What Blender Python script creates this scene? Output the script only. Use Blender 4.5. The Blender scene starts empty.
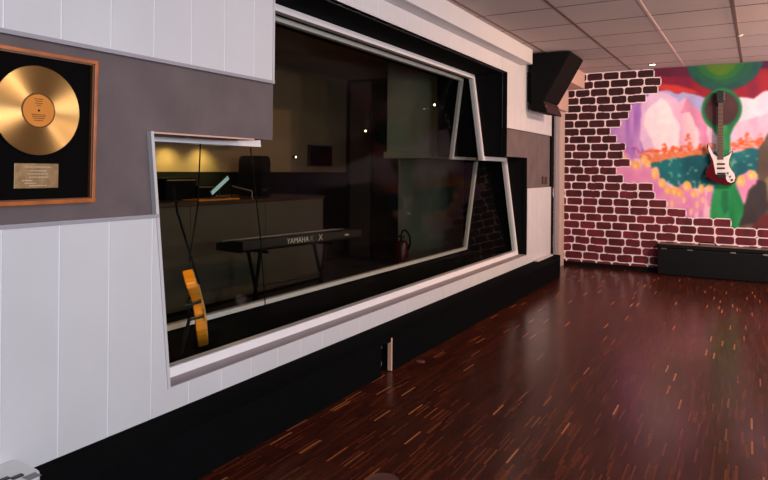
import bpy, bmesh, math, random
import numpy as np
from mathutils import Vector, Matrix
random.seed(7); rng = np.random.RandomState(3)
sc = bpy.context.scene
col = sc.collection

# ------------------------------------------------------------------ camera
F = 635.0; TH = math.atan(363/F); CAM = Vector((2.056, 0, 1.208)); ROLL = 0.0089; PY = 169.8
M3 = Matrix.Rotation(TH, 3, 'Z') @ Matrix.Rotation(math.pi/2, 3, 'X') @ Matrix.Rotation(ROLL, 3, 'Z')
def ray(px, py): return M3 @ Vector(((px-384)/F, (PY-py)/F, -1))
def at(axis, val, px, py):
    d = ray(px, py); t = (val-CAM[axis])/d[axis]; return CAM + d*t
def at_x(X, px, py): return at(0, X, px, py)
def at_y(Y, px, py): return at(1, Y, px, py)
def at_z(Z, px, py): return at(2, Z, px, py)
cd = bpy.data.cameras.new('camera'); cam = bpy.data.objects.new('camera', cd); col.objects.link(cam)
cd.sensor_width = 36; cd.lens = F/768*36; cd.shift_y = -(240-PY)/768; cd.clip_start = .05
cam.matrix_world = Matrix.Translation(CAM) @ M3.to_4x4()
sc.camera = cam
CEIL = 2.464; BACK = 8.29

# ------------------------------------------------------------------ materials
def s2l(c): return tuple(((v/255)/12.92 if v/255 <= .04045 else ((v/255+.055)/1.055)**2.4) for v in c)
def mat(name, c, rough=.5, metal=0, noise=0, nscale=8, bump=0, bscale=60, coat=0, spec=.5, emit=None, estr=0, srgb=True, stretch=None):
    m = bpy.data.materials.new(name); m.use_nodes = True; nt = m.node_tree; b = nt.nodes['Principled BSDF']
    lc = s2l(c) if srgb else c
    b.inputs['Base Color'].default_value = (*lc, 1); b.inputs['Roughness'].default_value = rough
    b.inputs['Metallic'].default_value = metal; b.inputs['Coat Weight'].default_value = coat
    b.inputs['Specular IOR Level'].default_value = spec
    tc = nt.nodes.new('ShaderNodeTexCoord'); mp = nt.nodes.new('ShaderNodeMapping'); nt.links.new(tc.outputs['Object'], mp.inputs[0])
    if stretch: mp.inputs['Scale'].default_value = stretch
    n = nt.nodes.new('ShaderNodeTexNoise'); n.inputs['Scale'].default_value = nscale; n.inputs['Detail'].default_value = 5
    nt.links.new(mp.outputs[0], n.inputs['Vector'])
    r = nt.nodes.new('ShaderNodeValToRGB'); k = max(noise, .02)
    r.color_ramp.elements[0].position = .3; r.color_ramp.elements[1].position = .7
    r.color_ramp.elements[0].color = (*[v*(1-k) for v in lc], 1); r.color_ramp.elements[1].color = (*[min(1, v*(1+k)) for v in lc], 1)
    nt.links.new(n.outputs['Fac'], r.inputs[0]); nt.links.new(r.outputs[0], b.inputs['Base Color'])
    if bump:
        n2 = nt.nodes.new('ShaderNodeTexNoise'); n2.inputs['Scale'].default_value = bscale; n2.inputs['Detail'].default_value = 4
        nt.links.new(mp.outputs[0], n2.inputs['Vector'])
        bp = nt.nodes.new('ShaderNodeBump'); bp.inputs['Strength'].default_value = bump; bp.inputs['Distance'].default_value = .004
        nt.links.new(n2.outputs['Fac'], bp.inputs['Height']); nt.links.new(bp.outputs[0], b.inputs['Normal'])
    if emit:
        b.inputs['Emission Color'].default_value = (*s2l(emit), 1); b.inputs['Emission Strength'].default_value = estr
    return m
M = {}
M['panel'] = mat('white_painted_board', (212,209,211), .45, noise=.03, nscale=3, bump=.08, bscale=90)
M['trim'] = mat('white_trim', (205,198,198), .4)
M['band'] = mat('grey_carpet', (112,98,98), .95, noise=.12, nscale=5, bump=.5, bscale=220, spec=.1)
M['felt'] = mat('black_felt', (19,19,19), .95, noise=.1, nscale=20, spec=.05)
M['plinth'] = mat('black_cloth', (12,12,13), .95, noise=.1, nscale=20, spec=.03)
M['frame'] = mat('white_frame_paint', (238,234,236), .35)
M['sill'] = mat('sill_paint', (158,146,150), .5, noise=.04)
M['edging'] = mat('grey_edging', (160,154,160), .5)
M['groove'] = mat('white_groove', (236,234,236), .5)
M['innerframe'] = mat('grey_metal_frame', (222,222,220), .4)
M['ceil'] = mat('ceiling_tile', (205,188,184), .9, noise=.04, nscale=1.5, bump=.5, bscale=150, spec=.1)
M['grid'] = mat('ceiling_grid', (118,94,90), .6)
M['gridl'] = mat('ceiling_grid_light', (215,190,186), .6)
M['wallside'] = mat('dark_grey_wall', (58,50,50), .8)
M['black'] = mat('black_plastic', (18,18,19), .4)
M['blackm'] = mat('matt_black', (14,14,15), .8, spec=.1)
M['grille'] = mat('speaker_grille', (20,15,14), .8, spec=.1, noise=.15, nscale=120, bump=.4, bscale=400)
M['redgloss'] = mat('dark_red_gloss', (44,4,9), .3)
M['orangewood'] = mat('orange_wood', (176,92,34), .35, noise=.3, nscale=14, coat=.4, stretch=(1,1,1))
M['blackmat'] = mat('black_mount_board', (8,6,6), .9, spec=.08)
M['orange'] = mat('orange_label', (222,132,30), .55, noise=.05)
M['brass'] = mat('brushed_brass', (140,118,84), .4, metal=.75, noise=.25, nscale=40)
M['engrave'] = mat('pale_engraving', (190,175,150), .6)
M['darkink'] = mat('brown_ink', (105,60,20), .7)
M['steel'] = mat('steel', (170,165,160), .3, metal=.9)
M['door'] = mat('dark_door', (34,29,28), .6)
M['pinktrim'] = mat('beige_trim', (205,178,165), .55)
M['beigebox'] = mat('beige_boxing', (214,176,160), .7)
M['case'] = mat('black_case_vinyl', (9,11,12), .6, spec=.2, noise=.1, bump=.3, bscale=200)
M['alu'] = mat('aluminium_edge', (190,165,135), .35, metal=.7)
M['maroon'] = mat('dark_red_lacquer', (84,10,22), .2, coat=.5)
M['pick'] = mat('white_pickguard', (240,228,226), .35)
M['fret'] = mat('rosewood', (96,66,50), .5, noise=.2)
M['whitebox'] = mat('white_box_plastic', (222,224,224), .45, noise=.04)
M['greylabel'] = mat('grey_label', (125,125,130), .6)
M['desk'] = mat('beige_desk_front', (74,71,60), .6, noise=.06)
M['desktop'] = mat('dark_desk_top', (60,42,30), .3)
M['crwall'] = mat('brown_control_wall', (140,116,88), .85, noise=.08, nscale=3)
M['crwain'] = mat('black_acoustic_lining', (16,16,16), .9, spec=.1)
M['crgreen'] = mat('grey_green_panel', (150,150,128), .7, noise=.05)
M['crfloor'] = mat('dark_carpet', (36,30,28), .95)
M['yellowwood'] = mat('yellow_maple', (222,138,34), .3, noise=.12, coat=.4)
M['spruce'] = mat('spruce_top', (225,178,110), .35, noise=.08)
M['screen'] = mat('pale_screen', (165,200,200), .4, emit=(170,215,220), estr=.45)
M['blackscreen'] = mat('dark_screen', (14,14,18), .15)
M['boardwood'] = mat('orange_board', (225,130,30), .5)
M['red'] = mat('red_extinguisher', (70,12,15), .35)
M['lamp'] = mat('lamp_bulb', (255,240,210), .5, emit=(255,226,180), estr=12)
M['lampdim'] = mat('lamp_bulb_dim', (255,230,200), .5, emit=(255,215,180), estr=1.0)
M['led'] = mat('small_led', (255,220,170), .5, emit=(255,210,150), estr=1.5)
M['letters'] = mat('grey_letters', (225,220,205), .6)
M['paleletters'] = mat('dim_letters', (140,138,132), .6)
M['palewood'] = mat('pale_wood_strip', (215,165,135), .6, noise=.08)
M['floorglint'] = mat('painted_floor_glint', (96,66,58), .5)

def glass_mat():
    m = bpy.data.materials.new('studio_glass'); m.use_nodes = True; nt = m.node_tree; nt.nodes.remove(nt.nodes['Principled BSDF'])
    out = nt.nodes['Material Output']; tr = nt.nodes.new('ShaderNodeBsdfTransparent'); tr.inputs[0].default_value = (.93,.93,.91,1)
    gl = nt.nodes.new('ShaderNodeBsdfGlossy'); gl.inputs['Roughness'].default_value = 0.0; gl.inputs[0].default_value = (.12,.12,.12,1)
    fr = nt.nodes.new('ShaderNodeFresnel'); fr.inputs[0].default_value = 1.45
    ge = nt.nodes.new('ShaderNodeNewGeometry'); sub = nt.nodes.new('ShaderNodeMath'); sub.operation = 'SUBTRACT'; sub.inputs[0].default_value = 1
    mu = nt.nodes.new('ShaderNodeMath'); mu.operation = 'MULTIPLY'; mx = nt.nodes.new('ShaderNodeMixShader')
    nt.links.new(ge.outputs['Backfacing'], sub.inputs[1]); nt.links.new(fr.outputs[0], mu.inputs[0]); nt.links.new(sub.outputs[0], mu.inputs[1])
    nt.links.new(mu.outputs[0], mx.inputs[0]); nt.links.new(tr.outputs[0], mx.inputs[1]); nt.links.new(gl.outputs[0], mx.inputs[2])
    nt.links.new(mx.outputs[0], out.inputs[0]); return m
M['glass'] = glass_mat()

def gold_mat():
    m = mat('gold_record_metal', (176,144,90), .3, metal=1); nt = m.node_tree; b = nt.nodes['Principled BSDF']
    b.inputs['Anisotropic'].default_value = .97; b.inputs['Anisotropic Rotation'].default_value = 0.25
    t = nt.nodes.new('ShaderNodeTangent'); t.direction_type = 'RADIAL'; t.axis = 'X'; nt.links.new(t.outputs[0], b.inputs['Tangent'])
    for l in list(nt.links):
        if l.to_socket == b.inputs['Base Color']: nt.links.remove(l)
    return m
M['gold'] = gold_mat()

def floor_mat():
    m = bpy.data.materials.new('mosaic_parquet'); m.use_nodes = True; nt = m.node_tree; b = nt.nodes['Principled BSDF']
    L = nt.links; tc = nt.nodes.new('ShaderNodeTexCoord'); mp = nt.nodes.new('ShaderNodeMapping')
    mp.inputs['Rotation'].default_value = (0,0,math.pi/2); L.new(tc.outputs['Object'], mp.inputs[0])
    def brick(loc):
        m2 = nt.nodes.new('ShaderNodeMapping'); m2.inputs['Location'].default_value = loc; L.new(mp.outputs[0], m2.inputs[0])
        br = nt.nodes.new('ShaderNodeTexBrick'); br.inputs['Scale'].default_value = 1; br.inputs['Brick Width'].default_value = .155
        br.inputs['Row Height'].default_value = .0095; br.inputs['Mortar Size'].default_value = .0006; br.inputs['Mortar Smooth'].default_value = .3
        br.inputs['Color1'].default_value = (0,0,0,1); br.inputs['Color2'].default_value = (1,1,1,1); br.inputs['Mortar'].default_value = (.3,.3,.3,1)
        br.offset = .37; br.offset_frequency = 3; br.squash = 1; L.new(m2.outputs[0], br.inputs[0]); return br
    b1 = brick((0,0,0))
    r = nt.nodes.new('ShaderNodeValToRGB'); L.new(b1.outputs['Color'], r.inputs[0]); e = r.color_ramp.elements
    r.color_ramp.interpolation = 'LINEAR'
    e[0].position = 0; e[0].color = (*s2l((60,25,18)),1); e[1].position = .45; e[1].color = (*s2l((74,32,22)),1)
    for p, c in ((.78,(88,38,24)),(.90,(104,48,28)),(.968,(112,54,30)),(.983,(128,64,34)),(.989,(178,104,56)),(1,(200,128,74))):
        x = e.new(p); x.color = (*s2l(c),1)
    n = nt.nodes.new('ShaderNodeTexNoise'); n.inputs['Scale'].default_value = .9; n.inputs['Detail'].default_value = 3; L.new(tc.outputs['Object'], n.inputs['Vector'])
    mr = nt.nodes.new('ShaderNodeMapRange'); mr.inputs[3].default_value = .55; mr.inputs[4].default_value = .92; L.new(n.outputs['Fac'], mr.inputs[0])
    mx = nt.nodes.new('ShaderNodeMix'); mx.data_type = 'RGBA'; mx.blend_type = 'MULTIPLY'; mx.inputs[0].default_value = 1
    L.new(r.outputs[0], mx.inputs[6]); L.new(mr.outputs[0], mx.inputs[7]); L.new(mx.outputs[2], b.inputs['Base Color'])
    n2 = nt.nodes.new('ShaderNodeTexNoise'); n2.inputs['Scale'].default_value = 3.5; n2.inputs['Detail'].default_value = 6; L.new(tc.outputs['Object'], n2.inputs['Vector'])
    rr = nt.nodes.new('ShaderNodeMapRange'); rr.inputs[3].default_value = .17; rr.inputs[4].default_value = .27; L.new(n2.outputs['Fac'], rr.inputs[0]); L.new(rr.outputs[0], b.inputs['Roughness'])
    bp = nt.nodes.new('ShaderNodeBump'); bp.inputs['Strength'].default_value = .05; bp.inputs['Distance'].default_value = .0015
    L.new(b1.outputs['Color'], bp.inputs['Height']); L.new(bp.outputs[0], b.inputs['Normal'])
    b.inputs['Specular IOR Level'].default_value = .22
    return m
M['floor'] = floor_mat()

def mural_mat():
    m = bpy.data.materials.new('painted_mural'); m.use_nodes = True; nt = m.node_tree; b = nt.nodes['Principled BSDF']
    a = nt.nodes.new('ShaderNodeAttribute'); a.attribute_name = 'paint'
    n = nt.nodes.new('ShaderNodeTexNoise'); n.inputs['Scale'].default_value = 14; n.inputs['Detail'].default_value = 6
    tc = nt.nodes.new('ShaderNodeTexCoord'); nt.links.new(tc.outputs['Object'], n.inputs['Vector'])
    mr = nt.nodes.new('ShaderNodeMapRange'); mr.inputs[3].default_value = .86; mr.inputs[4].default_value = 1.14; nt.links.new(n.outputs['Fac'], mr.inputs[0])
    mx = nt.nodes.new('ShaderNodeMix'); mx.data_type = 'RGBA'; mx.blend_type = 'MULTIPLY'; mx.inputs[0].default_value = 1
    nt.links.new(a.outputs['Color'], mx.inputs[6]); nt.links.new(mr.outputs[0], mx.inputs[7]); nt.links.new(mx.outputs[2], b.inputs['Base Color'])
    b.inputs['Roughness'].default_value = .6; b.inputs['Specular IOR Level'].default_value = .3
    return m
M['mural'] = mural_mat()

# ------------------------------------------------------------------ mesh helpers
class MB:
    def __init__(s): s.v = []; s.f = []
    def add(s, vs, fs):
        n = len(s.v); s.v += [Vector(v) for v in vs]; s.f += [[i+n for i in f] for f in fs]; return s
    def box(s, x0, x1, y0, y1, z0, z1):
        vs = [(x,y,z) for x in (x0,x1) for y in (y0,y1) for z in (z0,z1)]
        return s.add(vs, [(0,1,3,2),(4,6,7,5),(0,4,5,1),(2,3,7,6),(0,2,6,4),(1,5,7,3)])
    def hexa(s, a, b):          # two quads joined
        n = len(a); fs = [list(range(n))[::-1], [i+n for i in range(n)]]
        for i in range(n): j = (i+1) % n; fs.append([i,j,j+n,i+n])
        return s.add(list(a)+list(b), fs)
    def prism(s, pts, axis, a, b):   # pts 2D in remaining axes (order x<y<z)
        def mk(p, t): q = list(p); q.insert(axis, t); return q
        return s.hexa([mk(p,a) for p in pts], [mk(p,b) for p in pts])
    def tube(s, pts, r, n=8, caps=True):
        pts = [Vector(p) for p in pts]; rs = r if isinstance(r, (list,tuple)) else [r]*len(pts); base = len(s.v); prev = None
        for i, p in enumerate(pts):
            d = (pts[min(i+1,len(pts)-1)]-pts[max(i-1,0)]).normalized()
            if prev is None: u = d.orthogonal().normalized()
            else: u = (prev - d*prev.dot(d)).normalized()
            prev = u; w = d.cross(u)
            for k in range(n): t = 2*math.pi*k/n; s.v.append(p+(u*math.cos(t)+w*math.sin(t))*rs[i])
        for i in range(len(pts)-1):
            for k in range(n):
                a = base+i*n+k; b = base+i*n+(k+1)%n; s.f.append([a,b,b+n,a+n])
        if caps: s.f.append([base+k for k in range(n)][::-1]); s.f.append([base+(len(pts)-1)*n+k for k in range(n)])
        return s
    def lathe(s, prof, c, axis='Z', n=32):   # prof: (radius, height)
        c = Vector(c); base = len(s.v)
        for r, h in prof:
            for k in range(n):
                t = 2*math.pi*k/n; a, b = r*math.cos(t), r*math.sin(t)
                s.v.append(c + {'Z':Vector((a,b,h)),'X':Vector((h,a,b)),'Y':Vector((b,h,a))}[axis])
        for i in range(len(prof)-1):
            for k in range(n):
                a = base+i*n+k; b = base+i*n+(k+1)%n; s.f.append([a,b,b+n,a+n])
        if prof[0][0] > 1e-5: s.f.append([base+k for k in range(n)][::-1])
        if prof[-1][0] > 1e-5: s.f.append([base+(len(prof)-1)*n+k for k in range(n)])
        return s
    def build(s, name, m, parent=None, bevel=0, smooth=False, seg=2, recalc=True):
        loc = Vector((0,0,0))
        p = parent
        while p is not None: loc += p.location; p = p.parent
        me = bpy.data.meshes.new(name); me.from_pydata([tuple(v-loc) for v in s.v], [], s.f); me.update()
        if recalc:
            bm = bmesh.new(); bm.from_mesh(me); bmesh.ops.remove_doubles(bm, verts=bm.verts, dist=1e-6)
            bmesh.ops.recalc_face_normals(bm, faces=bm.faces); bm.to_mesh(me); bm.free()
        if smooth:
            me.polygons.foreach_set('use_smooth', [True]*len(me.polygons))
        me.materials.append(m); o = bpy.data.objects.new(name, me); col.objects.link(o)
        if smooth:
            es = o.modifiers.new('split', 'EDGE_SPLIT'); es.split_angle = math.radians(35)
        if parent: o.parent = parent
        if bevel:
            bv = o.modifiers.new('bevel', 'BEVEL'); bv.width = bevel; bv.segments = seg; bv.limit_method = 'ANGLE'
        return o
def origin(o, loc):          # move a mesh object's origin
    loc = Vector(loc); o.data.transform(Matrix.Translation(-loc)); o.location = loc; return o
def thing(name, label, cat, loc, group=None):
    o = bpy.data.objects.new(name, None); o.empty_display_size = .1; col.objects.link(o); o.location = loc
    return tag(o, label, cat, group)
def tag(o, label, cat, group=None):
    o['label'] = label; o['category'] = cat
    if group: o['group'] = group
    return o
def struct(o): o['kind'] = 'structure'; return o
def pempty(name): o = bpy.data.objects.new(name, None); col.objects.link(o); return o
def text_mb(txt, size, place, depth=.001):   # place: maps (x,y,z) of text space to world
    cu = bpy.data.curves.new('lettering', 'FONT'); cu.body = txt; cu.size = size; cu.extrude = depth; cu.align_x = 'CENTER'; cu.align_y = 'CENTER'
    o = bpy.data.objects.new('lettering', cu); col.objects.link(o)
    dg = bpy.context.evaluated_depsgraph_get(); me = bpy.data.meshes.new_from_object(o.evaluated_get(dg))
    mb = MB(); mb.add([place(v.co) for v in me.vertices], [list(p.vertices) for p in me.polygons])
    bpy.data.objects.remove(o); bpy.data.curves.remove(cu); return mb

# ------------------------------------------------------------------ room shell
RX = 4.9; Y0 = -3.0; WEND = 7.67
struct(MB().box(-.7, RX, Y0, 8.6, -.1, 0).build('floor', M['floor']))
ce = struct(MB().box(-.7, RX, Y0, 8.6, CEIL, CEIL+.1).build('ceiling', M['ceil']))
def rot_grid(x, y): a = math.radians(.85); return (x*math.cos(a)-(y-8)*math.sin(a)*-1, (y-8)*math.cos(a)-x*math.sin(a)+8)
def gbar(mb, p0, p1, w, h=.004):
    d = Vector((p1[0]-p0[0], p1[1]-p0[1])); d.normalize(); n = Vector((-d.y, d.x))*w/2
    q = [(p0[0]+n.x,p0[1]+n.y),(p1[0]+n.x,p1[1]+n.y),(p1[0]-n.x,p1[1]-n.y),(p0[0]-n.x,p0[1]-n.y)]
    mb.prism([(max(min(a,RX-.001),-.04), max(min(b,BACK-.001),Y0+.01)) for a,b in q], 2, CEIL-h, CEIL+.002)
g1, g2 = MB(), MB()
for k in range(8):
    x = .218+.592*k; a = math.radians(.75)
    gbar(g2 if k == 2 else g1, (x+ (8.1-Y0)*math.tan(-a), Y0+.02), (x, 8.28), .022)
g3 = MB()
for k in range(-13, 5):
    y = 6.09+.605*k
    gbar(g3, (.02, y+.0), (RX-.02, y-.05), .009, .003)
g1.build('ceiling_grid', M['grid'], ce); g2.build('ceiling_grid', M['gridl'], ce); g3.build('tile_joints', M['grid'], ce)
struct(MB().box(RX, RX+.1, Y0, 8.4, 0, CEIL).build('wall_right', M['wallside']))
struct(MB().box(-.7, RX+.1, Y0-.1, Y0, 0, CEIL).build('wall_front', M['wallside']))

# ---- left wall
wl = struct(pempty('wall_left'))
LB, ST, UT = .302, 1.352, 2.18          # opening: bottom, step height, top
SR, SU, SL = 6.72, 6.03, 2.48           # opening: right lower, right upper, left upper (distance along wall)
def e(z): return 1.74 + (1.354-z)*.0932
core = MB()
core.box(-.74, -.05, Y0, WEND, 0, LB-.002)
core.prism([(Y0,LB-.002),(e(LB),LB-.002),(e(ST),ST),(Y0,ST)], 0, -.74, -.05)
core.box(-.74, -.05, Y0, SL, ST, CEIL)
core.box(-.74, -.05, SL, SU, UT, CEIL); core.box(-.74, -.05, SU, WEND, ST, CEIL); core.box(-.74, -.05, SR, WEND, LB-.002, ST)
core.build('wall_core', M['felt'], wl, recalc=False)
# panels made of grooved boards
def clip(poly, s0, s1):
    def cut(poly, s, keep):
        out = []
        for i in range(len(poly)):
            a, b = poly[i], poly[(i+1) % len(poly)]; ia, ib = keep(a[0]-s), keep(b[0]-s)
            if ia: out.append(a)
            if ia != ib: t = (s-a[0])/(b[0]-a[0]); out.append((s, a[1]+t*(b[1]-a[1])))
        return out
    poly = cut(poly, s0, lambda d: d >= 0)
    return cut(poly, s1, lambda d: d <= 0) if len(poly) > 2 else []
def boards(name, polys, phase=1.15, w=.197, g=.006):
    mb = MB()
    for poly in polys:
        k0 = int((Y0-phase)/w)-1
        for k in range(k0, 45):
            q = clip(poly, phase+k*w+g/2, phase+(k+1)*w-g/2)
            if len(q) > 2 and max(p[0] for p in q)-min(p[0] for p in q) > .004: mb.prism(q, 0, -.045, 0)
    bk = MB()
    for poly in polys: bk.prism(poly, 0, -.05, -.0015)
    o = mb.build(name, M['panel'], wl); bk.build('groove_backing', M['groove'], o)
    return o
boards('lower_panelling', [[(Y0,.18),(e(LB),.18),(e(LB),LB),(Y0,LB)], [(e(LB),.18),(WEND,.18),(WEND,LB),(e(LB),LB)],
        [(Y0,LB),(e(LB),LB),(e(1.02),1.02),(Y0,1.02)], [(SR,LB),(WEND,LB),(WEND,1.02),(SR,1.02)]])
boards('upper_panelling', [[(Y0,1.634),(SL,1.634),(SL,CEIL),(Y0,CEIL)], [(SL,UT),(SU,UT),(SU,CEIL),(SL,CEIL)], [(SU,1.634),(WEND,1.634),(WEND,CEIL),(SU,CEIL)]])
bd = MB()
bd.prism([(Y0,1.02),(e(1.02),1.02),(e(1.352),1.352),(Y0,1.352)], 0, -.05, -.02); bd.box(-.05, -.02, Y0, SL+.018, 1.352, 1.634)
bd.box(-.05, -.02, SR, WEND, 1.02, ST); bd.box(-.05, -.02, SU, WEND, ST, 1.634)
bd.build('carpet_band', M['band'], wl)
tb = MB()   # edge beads around opening and panels
def bead(p0, p1, w, x0=-.05, x1=.004):
    d = Vector((p1[0]-p0[0], p1[1]-p0[1])); d.normalize(); n = Vector((-d.y, d.x))*w
    tb.prism([p0, p1, (p1[0]+n.x,p1[1]+n.y), (p0[0]+n.x,p0[1]+n.y)], 0, x0, x1)
bead((e(LB),LB), (e(1.354),1.354), .014); bead((SL,1.634),(SL,CEIL),.012)
tb.build('edge_bead', M['trim'], wl)
tb = MB(); bead((WEND,.2),(WEND,1.02),.012,-.05,.001); bead((WEND,1.634),(WEND,1.9),.012,-.05,.001); tb.build('edge_bead', M['trim'], wl)

MB().box(-.03, .005, Y0, SL+.004, 1.632, 1.647).build('panel_edging', M['edging'], wl, bevel=.001)
MB().box(-.03, .005, Y0, e(1.02)-.002, 1.007, 1.022).build('panel_edging', M['edging'], wl, bevel=.001)
struct(MB().box(-.06, .125, Y0, 6.45, 2.31, CEIL).build('trim_1', M['panel'], bevel=.006))     # crown box
# black plinth along the wall with niche
pl = struct(pempty('trim_2'))
PD = .214; PE = 7.25; n0 = at_x(PD, 383, 360)[1]; n1 = at_x(PD, 391, 360)[1]
b = MB(); b.box(-.05, PD, Y0, n0-.02, 0, .205); b.box(-.05, PD, n1+.0, PE, 0, .205); b.box(-.05, PD, n0-.02, n1, .178, .205); b.box(-.05, PD-.1, n0-.02, n1, 0, .178)
b.box(-.05, .12, PE, WEND-.001, 0, .205)
b.build('plinth_body', M['plinth'], pl)
st = MB().box(PD-.022, PD+.002, n1-.002, n1+.012, .005, .2).build('wood_strip', M['palewood'], pl)
struct(MB().box(-.05, -.005+.07, 6.95, 7.55, .2055, .222).build('trim_3', M['trim'], bevel=.003))
# back of niche item: coiled cable
c0 = Vector((PD-.06, n0+.04, 0))
pts = [c0+Vector((0, .03*math.sin(t*1.3), .02+.13*t/6)) for t in np.linspace(0, 6, 20)]
tag(origin(MB().tube(pts, .012).build('cable', mat('grey_cable', (120,110,108), .5), smooth=True), c0), 'grey cable hanging in the narrow niche of the black plinth', 'cable')

# door recess, beige trim in the corner, back wall
d1 = struct(pempty('door_1'))
MB().box(-.16, -.06, WEND, 8.0, 0, 2.1).build('door_leaf', M['door'], d1)
MB().box(-.06, .0, 7.685, 7.76, 0, 1.95).build('door_frame', M['blackm'], d1)
MB().tube([(-.058,7.79,1.0),(-.01,7.79,1.0),(-.01,7.79,.9)], .009).build('door_handle', M['steel'], d1, smooth=True)
MB().box(-.02, .004, 7.765, 7.785, .28, .42).build('hinge', M['steel'], d1)
struct(MB().box(-.05, -.02, 7.97, BACK, 0, CEIL).build('trim_4', M['sill'], bevel=.004))
struct(MB().box(-.02, .008, 8.1, BACK-.001, 0, 1.975).build('trim_5', M['pinktrim'], bevel=.004))
struct(MB().box(-.16, .05, 7.69, BACK, 1.975, 2.26).build('trim_6', M['beigebox'], bevel=.004))
struct(MB().box(-.16, .252, 7.45, BACK, 2.26, CEIL).build('trim_7', M['beigebox'], bevel=.004))
struct(MB().box(.01, RX, BACK-.012, BACK, 0, .055).build('baseboard_back', M['blackm']))

# ---- mural wall
def W(px, py): p = at_y(BACK, px, py); return (p[0], p[2])
def inpoly(X, Z, poly):
    ins = np.zeros(X.shape, bool); n = len(poly)
    for i in range(n):
        x0, z0 = poly[i]; x1, z1 = poly[(i+1) % n]
        c = ((z0 > Z) != (z1 > Z)); xi = (x1-x0)*(Z-z0)/((z1-z0) if abs(z1-z0) > 1e-12 else 1e-12)+x0
        ins ^= c & (X < xi)
    return ins
def vnoise(X, Z, sx, sz, seed):
    r = np.random.RandomState(seed); G = r.rand(260, 260); a = X*sx+40; b = Z*sz+40
    i = np.floor(a).astype(int) % 259; j = np.floor(b).astype(int) % 259; u = a-np.floor(a); v = b-np.floor(b)
    u = u*u*(3-2*u); v = v*v*(3-2*v)
    return (G[i,j]*(1-u)+G[i+1,j]*u)*(1-v)+(G[i,j+1]*(1-u)+G[i+1,j+1]*u)*v
def P(*pts): return [W(x, y) for x, y in pts]
def paint(X, Z):
    C = np.zeros(X.shape+(3,)); 
    nx = X + .03*(vnoise(X,Z,12,12,1)-.5); nz = Z + .035*(vnoise(X,Z,13,13,2)-.5)
    str_ = vnoise(X, Z, 22, 3.2, 5)[...,None]; blot = vnoise(X, Z, 9, 7, 6)[...,None]; fine = vnoise(X, Z, 40, 30, 8)[...,None]
    def c(v): return np.array(v, float)
    def fill(mask, a, b=None, w=None):
        a = c(a)
        if b is not None:
            ww = str_ if w is None else w
            colr = a*(1-ww)+c(b)*ww; C[mask] = colr[mask]
        else: C[mask] = a
    fill(np.ones(X.shape, bool), (222,178,222), (238,212,236))
    # sky behind the mountains
    fill(inpoly(nx,nz,P((640,60),(900,30),(900,125),(750,118),(700,125),(640,115))), (168,168,226), (196,196,236), blot)
    fill(inpoly(nx,nz,P((738,92),(900,60),(900,135),(738,128))), (232,220,240), (250,236,242), blot)
    # purple cliff at left
    def ell(cx, cy, rx, ry, a, b2=None):
        p = W(cx, cy); q = W(cx+rx, cy); r_ = W(cx, cy-ry); A = abs(q[0]-p[0]); B = abs(r_[1]-p[1])
        m_ = ((X-p[0])/A)**2+((Z-p[1])/B)**2 < 1; fill(m_, a, b2, blot if b2 else None); return m_
    pc = inpoly(nx,nz,P((600,100),(620,102),(648,92),(650,110),(644,123),(652,140),(664,158),(600,165)))
    fill(pc, (150,98,196), (212,160,216))
    fill(pc & (fine[...,0] > .62) & (Z < W(630,142)[1]), (190,92,160), (168,92,180), blot)
    fill(inpoly(nx,nz,P((598,96),(645,86),(648,98),(630,104),(620,116),(617,124),(600,128))), (70,50,158), (98,66,176), blot)
    # big white mountain
    fill(inpoly(nx,nz,P((642,100),(650,94),(662,92),(674,98),(684,112),(690,130),(690,165),(650,165),(640,140))), (222,184,228), (238,206,238), blot)
    wm = inpoly(nx,nz,P((643.5,123),(648,106),(657,96),(666,100),(676,114),(680,130),(682,160),(662,165),(653,145)))
    fill(wm, (250,226,240), (255,240,246)); fill(inpoly(nx,nz,P((646,104),(659,92.5),(664,97),(655,102),(648,108))), (222,196,228))
    # middle mountains
    fill(inpoly(nx,nz,P((664,98),(676,104),(684,99),(700,115),(708,125),(712,158),(680,162),(679,125))), (232,178,214), (246,206,228))
    fill(inpoly(nx,nz,P((680,112),(686,98),(697,108),(706,118),(710,155),(704,158),(698,130),(690,112))), (214,132,176), (232,160,196))
    fill(inpoly(nx,nz,P((684,112),(690,112),(697,128),(700,158),(686,158))), (252,228,236), (244,200,214))
    fill(inpoly(nx,nz,P((738,122),(752,118),(768,112),(900,118),(900,150),(734,150))), (234,176,208), (246,206,224))
    # orange foliage
    rr_ = random.Random(11)
    for (tx, top, bot, wd_) in ((665,143,158,4),(672,146,158,4),(688,134,154,6),(690,142,156,5),(700,144,153,5),(681,146,157,4),(708,145,152,4),(747,132,146,5),(741,138,148,4),(760,138,144,5),(657,150,160,4)):
        for k in range(34):
            f_ = rr_.random(); yy_ = top+(bot-top)*f_; xx_ = tx+rr_.uniform(-1,1)*wd_*(.12+f_)
            ell(xx_, yy_, rr_.uniform(.7,1.5), rr_.uniform(.35,.8), rr_.choice([(238,92,44),(228,110,66),(240,130,86),(222,84,56)]))
    for k in range(260):
        xx_ = rr_.choice([rr_.uniform(640,715), rr_.uniform(732,800)]); base = 153-(xx_-650)*.06 if xx_ < 720 else 146-(xx_-735)*.1
        ell(xx_, base+rr_.gauss(0,3.2), rr_.uniform(1,3), rr_.uniform(.5,1.1), rr_.choice([(240,96,44),(236,124,70),(226,90,60),(238,150,110)]))
    fill(inpoly(nx,nz,P((648,156),(690,152),(710,148),(712,156),(680,166),(650,166))), (238,112,56), (228,150,112), fine)
    # lake
    lk = inpoly(nx,nz,P((650,164),(666,160),(700,155),(716,151),(718,192),(690,190),(675,186),(660,180),(652,172)))
    lk |= inpoly(nx,nz,P((730,154),(756,148),(900,142),(900,176),(757,174),(740,180),(730,188)))
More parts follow.
